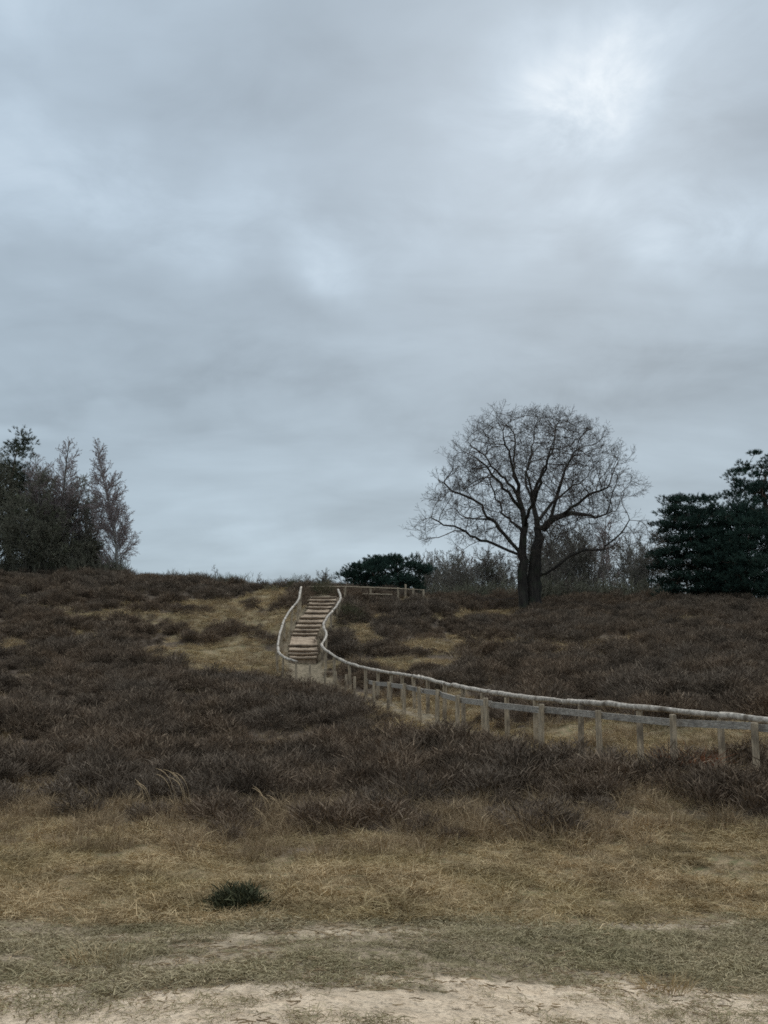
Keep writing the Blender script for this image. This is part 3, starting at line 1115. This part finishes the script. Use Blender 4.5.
# ---- generic bare tree -----------------------------------------------------------------------
def bare_tree(name, loc, label, cat, group, H, prof, seed, mats, base_r, stems=1, n=(34, 9, 6), ang=(52, 42, 42), trop=(.05, .10, .03, -.02), f0=.12, tip=.010, spread=.16, wob=(.05, .10, .14, .2), ratio=(0, .45, .5), seg=.35, lean=.03):
    """prof: (share of the height, length of the side branches there in metres)"""
    random.seed(seed)
    root = empty(name, loc, label, cat, group)
    tb, cb = MB(), MB()
    a0 = random.random() * 6.28
    for s_ in range(stems):
        a = a0 + s_ * 6.28 / stems + random.uniform(-.4, .4)
        l = lean if stems == 1 else spread * random.uniform(.5, 1.2)
        h = H * (1 if s_ == 0 else random.uniform(.7, .97))
        spec = dict(seg=seg, wob=wob, trop=trop, tip=tip, n=n, ref=(1, H * .16, H * .08), f0=f0, ang=ang, ratio=ratio, thin=.016,
                    len=lambda t: float(np.interp(t, [q[0] for q in prof], [q[1] for q in prof])))
        grow(tb, cb, Vector((math.cos(a) * .1 * (stems > 1), math.sin(a) * .1 * (stems > 1), -.2)),
             Vector((math.cos(a) * l, math.sin(a) * l, 1)).normalized(), h, base_r * (1 if s_ == 0 else .8), 0, spec, random.random())
    tb.build('trunk', mats[0], root, smooth=True)
    cb.build('crown', mats[1], root)
    return root


def pine(name, loc, label, group, H, prof, nclump, seed, mats, base_r, tufts=26, squash=.45, rad=.75, stems=1, lean=0., blade=(.26, .024), blades=15, inner=.35, tier=0):
    random.seed(seed)
    root = empty(name, loc, label, 'tree', group)
    nodes, parent = [], []
    step = .4
    for s in range(stems):
        a = random.random() * 6.28
        p = Vector((0, 0, -.3)); par = -1
        d = Vector((math.cos(a) * .2 * (stems > 1) + lean, math.sin(a) * .2 * (stems > 1), 1)).normalized()
        for i in range(int(H * .9 / step)):
            nodes.append(p.copy()); parent.append(par); par = len(nodes) - 1
            d = (d + Vector((random.gauss(0, .07), random.gauss(0, .07), .06))).normalized()
            p = p + d * step
    zs, rs = [q[0] * H for q in prof], [q[1] for q in prof]
    ax = lambda z: lean * z * .6
    cl = []
    tries = 0
    while len(cl) < nclump and tries < 40000:
        tries += 1
        z = random.uniform(zs[0], zs[-1])
        rr = np.interp(z, zs, rs)
        if random.random() > rr / max(rs) + .1: continue
        a = random.random() * 6.283
        q = rr * math.sqrt(random.uniform(inner, 1.0)) * (.74 + .52 * float(vnoise(np.array(a * 1.6 + seed), np.array(z * 1.1), seed)))
        if tier: z = (math.floor(z / tier + .25 * math.sin(a + seed)) + .5) * tier + random.gauss(0, .13)
        else: z += (random.random() ** 3) * .5
        c = Vector((q * math.cos(a) + ax(z), q * math.sin(a), z))
        if any((c - o).length < rad * .55 for o in cl): continue
        cl.append(c)
    nodes, parent = colonize(nodes, parent, cl, step, 12., .4, 60, .0, .2)
    r, kids = radii(nodes, parent, .02, 2.2)
    k = base_r / max(r[i] for i, p in enumerate(parent) if p < 0)
    r = [w * (k if w > .06 else 1) for w in r]
    skin(nodes, parent, r, kids, 0, mats[0], mats[0], root)
    fb = MB()
    for c in cl:
        rc = rad * random.uniform(.55, 1.2)
        tone = random.random()
        for _ in range(int(tufts * random.uniform(.6, 1.3))):
            u = Vector((random.gauss(0, 1), random.gauss(0, 1), random.gauss(0, 1))).normalized() * (random.random() ** .45)
            p = c + Vector((u.x * rc, u.y * rc, u.z * rc * squash + .12 * rc))
            axis = (Vector((u.x, u.y, u.z * .5 + .7)) + Vector((random.gauss(0, .3), random.gauss(0, .3), 0))).normalized()
            sh = random.uniform(0, .5) + tone * .5
            for _ in range(blades):
                d = axis + Vector((random.gauss(0, .55), random.gauss(0, .55), random.gauss(0, .4)))
                fb.blade(p + axis * random.uniform(-.05, .12), d, blade[0] * random.uniform(.6, 1.15), blade[1], 0, min(1, sh * random.uniform(.7, 1.2)))
    fb.build('foliage', mats[1], root)
    return root


PINE, DULL = (M['pine_bark'], M['needles']), (M['pine_bark'], M['needles_dull'])
BIRCH = (M['birch_bark'], M['birch_twig'])
GREY, OLIVE = (M['grey_bark'], M['grey_twig']), (M['grey_bark'], M['olive_twig'])


def mpp(p):
    return (p.y * CP + (p.z - EYE) * SP) / F


# ---- right: dark pines
b0 = on_ground(697, 78); k = mpp(b0)
pine('pine_tree', b0, 'broad dark bushy pine just right of the oak, branches down to the heather', 'pines at the right', 107 * k,
     [(0, 26 * k), (.1, 38 * k), (.35, 42 * k), (.6, 40 * k), (.8, 33 * k), (.93, 23 * k), (1.0, 10 * k)], 260, 31, PINE, .22, tufts=38, rad=.9, squash=.32, inner=.05, tier=1.05)
b0 = on_ground(746, 76); k = mpp(b0)
pine('pine_tree', b0, 'rounded dense dark green pine in front of the tall pine', 'pines at the right', 98 * k,
     [(0, 30 * k), (.15, 42 * k), (.45, 44 * k), (.7, 34 * k), (.9, 20 * k), (1.0, 6 * k)], 320, 33, PINE, .2, tufts=32, rad=.85, squash=.5, inner=.05)
b0 = on_ground(782, 86); k = mpp(b0)
pine('scots_pine', b0, 'tall open pine with layered branches rising above the others at the right edge', 'pines at the right', 163 * k,
     [(.42, 10 * k), (.5, 28 * k), (.68, 44 * k), (.82, 50 * k), (.93, 42 * k), (1.0, 22 * k)], 120, 37, PINE, .26, tufts=44, rad=1.0, squash=.34, inner=.1, tier=1.15)
# ---- middle: low bushy pine on the hilltop
b0 = on_ground(386, 66, .2); k = mpp(b0)
pine('bushy_pine', b0, 'low wide bushy pine on the hilltop right of the stairs', None, 37 * k,
     [(0, 32 * k), (.2, 41 * k), (.5, 44 * k), (.75, 38 * k), (.92, 22 * k), (1.0, 9 * k)], 125, 41, PINE, .14, tufts=30, rad=.62, stems=3, blade=(.2, .03), inner=.1)
# ---- left wood
b0 = on_ground(10, 74, .1); k = mpp(b0)
pine('scots_pine', b0, 'dark ragged-topped pine, tallest tree of the wood at the left edge', 'trees of the left wood', 150 * k,
     [(.22, 12 * k), (.4, 28 * k), (.6, 30 * k), (.75, 22 * k), (.9, 12 * k), (1.0, 5 * k)], 120, 43, DULL, .2, tufts=28, rad=.75, lean=.03, inner=.1)
b0 = on_ground(-34, 78, .1); k = mpp(b0)
pine('scots_pine', b0, 'pine cut by the left picture edge behind the ragged-topped pine', 'trees of the left wood', 128 * k,
     [(.2, 16 * k), (.5, 34 * k), (.75, 28 * k), (1.0, 6 * k)], 120, 45, DULL, .2, tufts=28, rad=.8, inner=.1)
b0 = on_ground(44, 78, .1); k = mpp(b0)
pine('scots_pine', b0, 'thin dull green pine in the middle of the left wood', 'trees of the left wood', 122 * k,
     [(.3, 10 * k), (.55, 19 * k), (.8, 12 * k), (1.0, 4 * k)], 34, 47, DULL, .14, tufts=22, rad=.7)
b0 = on_ground(116, 71, .05); k = mpp(b0)
bare_tree('birch_tree', b0, 'slender bare birch with pale trunk, rightmost of the left wood', 'tree', 'trees of the left wood', 142 * k,
          [(.03, 20 * k), (.12, 32 * k), (.3, 31 * k), (.55, 25 * k), (.8, 16 * k), (1.0, 7 * k)], 51, BIRCH, .12,
          n=(112, 12, 7), tip=.0125, ang=(40, 34, 38), trop=(.02, .03, -.03, -.10), f0=.05)
b0 = on_ground(80, 73, .05); k = mpp(b0)
bare_tree('bare_tree', b0, 'bare many-stemmed tree directly left of the slender birch', 'tree', 'trees of the left wood', 108 * k,
          [(.05, 14 * k), (.3, 26 * k), (.65, 26 * k), (1.0, 6 * k)], 53, GREY, .11, stems=3, n=(34, 11, 7), f0=.12, tip=.012)
b0 = on_ground(53, 72, .05); k = mpp(b0)
bare_tree('bare_tree', b0, 'bare reddish-grey birch with bushy pointed crown beside the ragged pine', 'tree', 'trees of the left wood', 142 * k,
          [(.05, 20 * k), (.3, 34 * k), (.6, 30 * k), (.85, 16 * k), (1.0, 5 * k)], 55, (M['grey_bark'], M['birch_twig']), .14, stems=2, n=(60, 11, 7), f0=.1, ang=(45, 40, 40), tip=.012)
for px, Y, hpx, w, lab, sd in (
        (26, 70.5, 112, 38, 'dense olive-grey thicket tree in front of the ragged-topped pine', 57),
        (-8, 71.5, 138, 44, 'dense olive-grey thicket tree cut by the left picture edge', 58),
        (64, 74, 120, 34, 'low dark thicket tree between the reddish birch and the many-stemmed tree', 59),
        (46, 70.5, 76, 30, 'low olive thicket tree at the front of the left wood', 60),
        (84, 71.5, 42, 20, 'low thicket tree at the foot of the many-stemmed tree', 66)):
    b0 = on_ground(px, Y, .05); k = mpp(b0)
    bare_tree('thicket_tree', b0, lab, 'tree', 'trees of the left wood', hpx * k,
              [(.02, w * k), (.4, w * k), (.8, w * .6 * k), (1.0, 5 * k)], sd, OLIVE, .10, stems=4, n=(26, 9, 6), f0=.04, tip=.013, spread=.22)

# ---- far bare trees behind the oak: four kinds, then copies with turns and sizes of their own
far_kinds = []
for sd, w, st_, mt in ((61, .30, 2, GREY), (62, .36, 3, GREY), (63, .26, 1, BIRCH), (64, .40, 4, GREY)):
    H = 7.0
    far_kinds.append(bare_tree('far_bare_tree', Vector((0, 0, 0)), 'far bare tree', 'tree', 'far bare trees behind the oak', H,
                     [(.05, w * .55 * H), (.35, w * H), (.7, w * .8 * H), (1.0, .06 * H)], sd, mt, .11, stems=st_, n=(24, 8, 5), f0=.14, tip=.014, spread=.2))
FAR = [  # px, depth, height in pixels, label
    (436, 98, 42, 'small bare tree just right of the bushy pine', 0),
    (451, 104, 46, 'bare tree under the tip of the oak\'s lowest left limb', 3),
    (467, 96, 44, 'low greenish-grey bare tree second left of the oak trunk', 1),
    (487, 93, 50, 'round bushy bare tree closest left of the oak trunk', 3),
    (506, 101, 44, 'bare tree half hidden behind the left side of the oak trunk', 1),
    (553, 97, 66, 'bare tree closest right of the oak trunk', 0),
    (566, 104, 78, 'tallest bare tree behind the oak, under its right limbs', 1),
    (582, 94, 70, 'wide bare tree behind the middle of the oak\'s low right limb', 3),
    (600, 101, 66, 'bare tree behind the outer half of the oak\'s low right limb', 0),
    (616, 95, 62, 'bare tree below the end of the oak\'s low right limb', 2),
    (632, 99, 64, 'bare tree second left of the broad dark pine', 1),
    (648, 94, 54, 'bare tree touching the left side of the broad dark pine', 3),
    (324, 84, 16, 'small bare tree on the skyline right above the stairs', 3),
    (341, 82, 18, 'pale small birch between the stairs and the bushy pine', 2),
    (312, 90, 12, 'smallest bare tree on the skyline at the stair top', 1),
    (424, 92, 34, 'bare tree peeping from behind the bushy pine\'s right end', 1),
    (478, 108, 50, 'thin far bare tree between the two left neighbours of the oak trunk', 2),
    (540, 108, 60, 'bare tree seen right behind the oak trunk', 3),
    (592, 110, 80, 'slim far birch rising behind the low right limb of the oak', 2),
    (700, 100, 70, 'bare tree hidden among the dark pines at the right', 0)]
used = set()
random.seed(9)
for px, Y, hp, lab, kd_ in FAR:
    b0 = on_ground(px, Y, .1); k = mpp(b0)
    o = far_kinds[kd_] if kd_ not in used else copy_tree(far_kinds[kd_])
    used.add(kd_)
    top = at(px, 600 - hp + (0 if px > 430 and px < 680 else -12), Y).z
    s = max(1.2, top - b0.z) / 6.6
    o.location = b0
    o.scale = (s * random.uniform(.9, 1.15), s * random.uniform(.9, 1.15), s)
    o.rotation_euler.z = random.random() * 6.28
    o['label'] = lab


# ------------------------------------------------------------------ single plants one can point at
def shrub(name, px, Y, label, cat, mat, seed, h, r, n=500, w=.012, sink=0., green=False):
    b = heather_clump(seed, n=n, hh=h, rr=r)
    o = b.build(name, mat)
    o.location = on_ground(px, Y, sink)
    return tag(o, label, cat)


shrub('heather_plant', 240, 8.35, 'small dark green heather plant alone on the dry grass', 'shrub', M['green_heath'], 501, .21, .26, 1500)
shrub('heather_bush', 318, 12.75, 'dark rounded heather bush at the front edge, left of centre', 'shrub', M['heather'], 502, .55, .36, 620)
shrub('heather_bush', 405, 14.6, 'tall grey-brown heather bush above the fawn grass near centre', 'shrub', M['heather'], 503, .55, .5, 620)
shrub('heather_bush', 495, 17.2, 'dark heather bush below the fence at its widest post gap', 'shrub', M['heather'], 504, .55, .5, 620)
shrub('evergreen_shrub', 349, 50.5, 'dark green shrub right of the upper stairs', 'shrub', M['green_heath'], 505, 1.0, .8, 700)
shrub('evergreen_shrub', 322, 56.2, 'dark shrub standing at the top of the stairs', 'shrub', M['green_heath'], 506, 1.15, .55, 600)
shrub('evergreen_shrub', 296, 58.5, 'small dark conical shrub on the skyline left of the stair top', 'shrub', M['green_heath'], 507, 1.0, .4, 500)
o = grass_tuft(508, n=240, hh=.52, rr=.38, w=.016, bend=1.0, lean=.8).build('dead_bracken', M['bracken'])
o.location = on_ground(688, 16.7)
tag(o, 'rust-red dead bracken behind the fence near the right edge', 'fern')

for px, Y, lab, sd, sc in ((128, 6.55, 'pale green grass tuft on the worn track at the lower left', 611, 1.0),
                           (95, 6.75, 'straw-coloured grass tuft behind the pale green tuft on the track', 612, 1.1),
                           (665, 6.7, 'thin straw-coloured grass tuft on the track at the lower right', 613, 1.0)):
    o = grass_tuft(sd, n=170, hh=.13 * sc, rr=.17 * sc, w=.004, bend=1.0, lean=.9).build('grass_tuft', M['turf' if sd == 611 else 'dead_grass'])
    o.location = on_ground(px, Y)
    tag(o, lab, 'grass')

# arching pale grass stems over the heather
for px, Y, lab, sd, hs in ((180, 14.6, 'pale arching grass stems rising above the heather left of centre', 601, .75),
                           (143, 14.4, 'single bent pale grass stem left of the taller stems', 602, .65),
                           (272, 13.2, 'pale bent grass stems at the front heather edge', 603, .5)):
    random.seed(sd)
    b = MB()
    for k in range(6 if sd != 602 else 3):
        a = random.uniform(2.2, 4.2)
        hq = hs * random.uniform(.5, 1.05)
        pts, p, d = [], Vector((random.uniform(-.12, .18), random.uniform(-.1, .1), 0)), Vector((math.cos(a) * .12, .05, 1))
        for q in range(10):
            pts.append(p.copy()); d = (d + Vector((math.cos(a) * .04 * q * .5, 0, -.03 * q))).normalized(); p = p + d * hq / 8
        b.tube(pts, [.0022] * 6 + [.0035, .0055, .0045, .002], 5, c=.9)
    o = b.build('tall_grass', M['fawn_grass'])
    o.location = on_ground(px, Y)
    tag(o, lab, 'grass')

# saplings on the skyline at the left
sap = bare_tree('bare_sapling', Vector((0, 0, 0)), 'x', 'sapling', 'bare saplings on the skyline', 1.7,
                [(.1, .25), (.4, .45), (.8, .3), (1.0, .1)], 71, GREY, .025, n=(14, 4), f0=.15, tip=.008, seg=.12)
for i, (px, Y, s, lab) in enumerate(((257, 62, .75, 'small twiggy sapling on the skyline left of the stair top'),
                                     (216, 66, 1.0, 'tallest bare sapling on the left skyline'),
                                     (190, 67, .65, 'bare sapling at the left end of the skyline scrub'),
                                     (278, 61, .6, 'thin sapling next to the dark conical shrub on the skyline'))):
    o = sap if i == 0 else copy_tree(sap)
    o.location = on_ground(px, Y); o.scale = (s, s, s); o.rotation_euler.z = i * 1.7
    o['label'] = lab


# scrub that reads as one mass: hill crest and under the trees
def twig_clump(seed, n=34, hh=1.0, rr=.5):
    random.seed(seed)
    b = MB()
    for i in range(n):
        a = random.random() * 6.283; q = rr * math.sqrt(random.random())
        p = Vector((q * math.cos(a), q * math.sin(a), -.05))
        d = Vector((random.gauss(0, .25), random.gauss(0, .25), 1)).normalized()
        L = hh * random.uniform(.45, 1.1)
        m_ = p + d * L * .5
        e = m_ + (d + Vector((random.gauss(0, .2), random.gauss(0, .2), 0))).normalized() * L * .5
        b.tube([p, m_, e], [.011, .009, .004], 3, cap=False, c=random.random())
        for _ in range(4):
            s = p.lerp(e, random.uniform(.3, .9))
            d2 = (d + Vector((random.gauss(0, .6), random.gauss(0, .6), random.uniform(-.1, .3)))).normalized()
            b.tube([s, s + d2 * L * .28], [.008, .004], 3, cap=False, c=random.random())
    return b


P, S = [], []


def band(px0, px1, y0, y1, n, smin, smax):
    for _ in range(n):
        px, Y = random.uniform(px0, px1), random.uniform(y0, y1)
        P.append(((px - 384) / F * Y * 1.0, Y, 0)); s = random.uniform(smin, smax); S.append((s, s, s))


random.seed(77)
band(165, 245, 66, 70, 26, .5, 1.1); band(240, 300, 60, 66, 14, .3, .7)
band(-60, 118, 70, 80, 190, .8, 2.0)
band(430, 660, 88, 105, 330, 1.2, 2.8); band(300, 345, 72, 84, 40, .8, 1.5); band(640, 800, 84, 96, 60, 1.2, 2.4)
P = np.array(P); P[:, 2] = ground(P[:, 0], P[:, 1])
scatter('undergrowth', 'grey-brown leafless brushwood under the far trees and along the crest', 'undergrowth', P, rots(len(P), .1), np.array(S),
        [twig_clump(700 + i) for i in range(4)], M['olive_twig'])

# ------------------------------------------------------------------ sky and light
SUN_AZ, SUN_EL = R(12), R(33)        # behind the cloud, ahead and to the right
w = bpy.data.worlds.new('World'); SC.world = w
w.use_nodes = True
t = NT(w.node_tree)
bg = t.n['Background']
sky = t.node('ShaderNodeTexSky', sky_type='NISHITA', sun_disc=False)
sky.sun_elevation, sky.sun_rotation = SUN_EL, SUN_AZ
d = t.node('ShaderNodeNewGeometry').outputs['Incoming']
tc = t.node('ShaderNodeTexCoord').outputs['Generated']
sep = t.node('ShaderNodeSeparateXYZ'); t.link(tc, sep.inputs[0])
zc = t.math('ADD', t.math('MAXIMUM', sep.outputs[2], 0.0), .22)
cx, cy = t.math('DIVIDE', sep.outputs[0], zc), t.math('DIVIDE', sep.outputs[1], zc)
cmb = t.node('ShaderNodeCombineXYZ'); t.link(cx, cmb.inputs[0]); t.link(cy, cmb.inputs[1])
cl = cmb.outputs[0]
n1 = t.noise(t.scale(cl, (.8, 1.5, 1)), 1.15, 5, .52, .35)
n2 = t.noise(t.scale(cl, (1, 1.8, 1)), 3.2, 5, .55, .4)
val = t.math('ADD', t.math('MULTIPLY', t.math('SUBTRACT', n1, .5), .40), t.math('MULTIPLY', t.math('SUBTRACT', n2, .5), .15))
val = t.math('ADD', val, .465)
blob = None
# thinner and thicker places of the cloud deck (direction, size across, size up, brightness)
nz = t.node('ShaderNodeTexNoise'); nz.inputs['Scale'].default_value = 4.5; nz.inputs['Detail'].default_value = 4
t.link(tc, nz.inputs['Vector'])
wv = t.node('ShaderNodeVectorMath', operation='SUBTRACT'); t.link(nz.outputs['Color'], wv.inputs[0]); wv.inputs[1].default_value = (.5, .5, .5)
wv2 = t.node('ShaderNodeVectorMath', operation='MULTIPLY_ADD'); t.link(wv.outputs[0], wv2.inputs[0]); wv2.inputs[1].default_value = (.22, .22, .22); t.link(tc, wv2.inputs[2])
for px, py, sx, sy, a in ((584, 126, 70, 46, .17), (552, 108, 100, 65, .10), (590, 140, 230, 120, .09), (312, 262, 60, 46, .105), (700, 222, 140, 40, .16), (720, 290, 130, 50, .06), (120, 205, 330, 55, .11),
                          (200, 100, 330, 60, -.045), (300, 20, 300, 40, .02), (620, 330, 420, 60, -.035), (120, 350, 300, 70, -.03),
                          (330, 405, 420, 45, -.055), (250, 548, 420, 34, .05), (0, 10, 150, 110, .10), (700, 350, 220, 60, -.05), (620, 440, 300, 30, .02), (90, 415, 120, 14, .05), (700, 20, 120, 60, .04)):
    v = (at(px, py, 10) - Vector((0, 0, EYE))).normalized()
    sc = t.scale(wv2.outputs[0], (F / sx, F / sx, F / sy))
    ds = t.node('ShaderNodeVectorMath', operation='DISTANCE'); t.link(sc, ds.inputs[0]); ds.inputs[1].default_value = (v.x * F / sx, v.y * F / sx, v.z * F / sy)
    q = t.ramp(ds.outputs['Value'], 0.0, 1.35, a, 0.0)
    blob = q if blob is None else t.math('ADD', blob, q)
n3 = t.noise(t.scale(tc, (1, 1, 1.6)), 8.5, 6, .6, .5)
val = t.math('ADD', val, t.math('MULTIPLY', blob, t.math('ADD', t.math('MULTIPLY', t.math('SUBTRACT', n3, .5), 3.2), 1.0)))
# overcast is brightest overhead; extra boost added there, out of view, to light the ground
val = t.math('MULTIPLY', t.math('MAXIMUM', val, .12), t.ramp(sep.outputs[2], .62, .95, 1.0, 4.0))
tint = t.mix(t.ramp(sep.outputs[2], .05, .55), (.815, 1.0, 1.135), (.825, 1.0, 1.165))
tint = t.mix(t.ramp(val, .55, .90), tint, (.91, 1.0, 1.07))
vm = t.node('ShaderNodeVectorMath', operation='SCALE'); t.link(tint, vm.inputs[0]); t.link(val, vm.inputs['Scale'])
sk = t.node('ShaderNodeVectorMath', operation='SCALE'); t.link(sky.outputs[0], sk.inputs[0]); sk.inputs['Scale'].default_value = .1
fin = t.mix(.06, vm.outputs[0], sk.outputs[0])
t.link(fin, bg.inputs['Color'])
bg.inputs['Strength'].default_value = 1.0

sun = bpy.data.objects.new('sun', bpy.data.lights.new('sun', 'SUN'))
COL.objects.link(sun)
sun.data.energy = 1.7
sun.data.angle = R(30)
sun.data.color = (1, .93, .83)
sd = Vector((math.sin(SUN_AZ) * math.cos(SUN_EL), math.cos(SUN_AZ) * math.cos(SUN_EL), math.sin(SUN_EL)))
sun.rotation_euler = sd.to_track_quat('Z', 'Y').to_euler()

# ------------------------------------------------------------------ camera and render settings
cam = bpy.data.objects.new('camera', bpy.data.cameras.new('camera'))
COL.objects.link(cam)
cam.location = (0, 0, EYE)
cam.rotation_euler = (math.pi / 2 + PITCH, 0, 0)
cam.data.sensor_fit = 'VERTICAL'
cam.data.sensor_height = 24
cam.data.lens = F / 1024 * 24
cam.data.clip_end = 5000
cam.data.clip_start = .1
SC.camera = cam
SC.view_settings.view_transform = 'Standard'
SC.view_settings.look = 'None'
SC.view_settings.exposure = .08
SC.view_settings.gamma = 1
SC.cycles.use_denoising = False
SC.cycles.max_bounces = 4
SC.cycles.diffuse_bounces = 3
SC.cycles.filter_width = 1.7
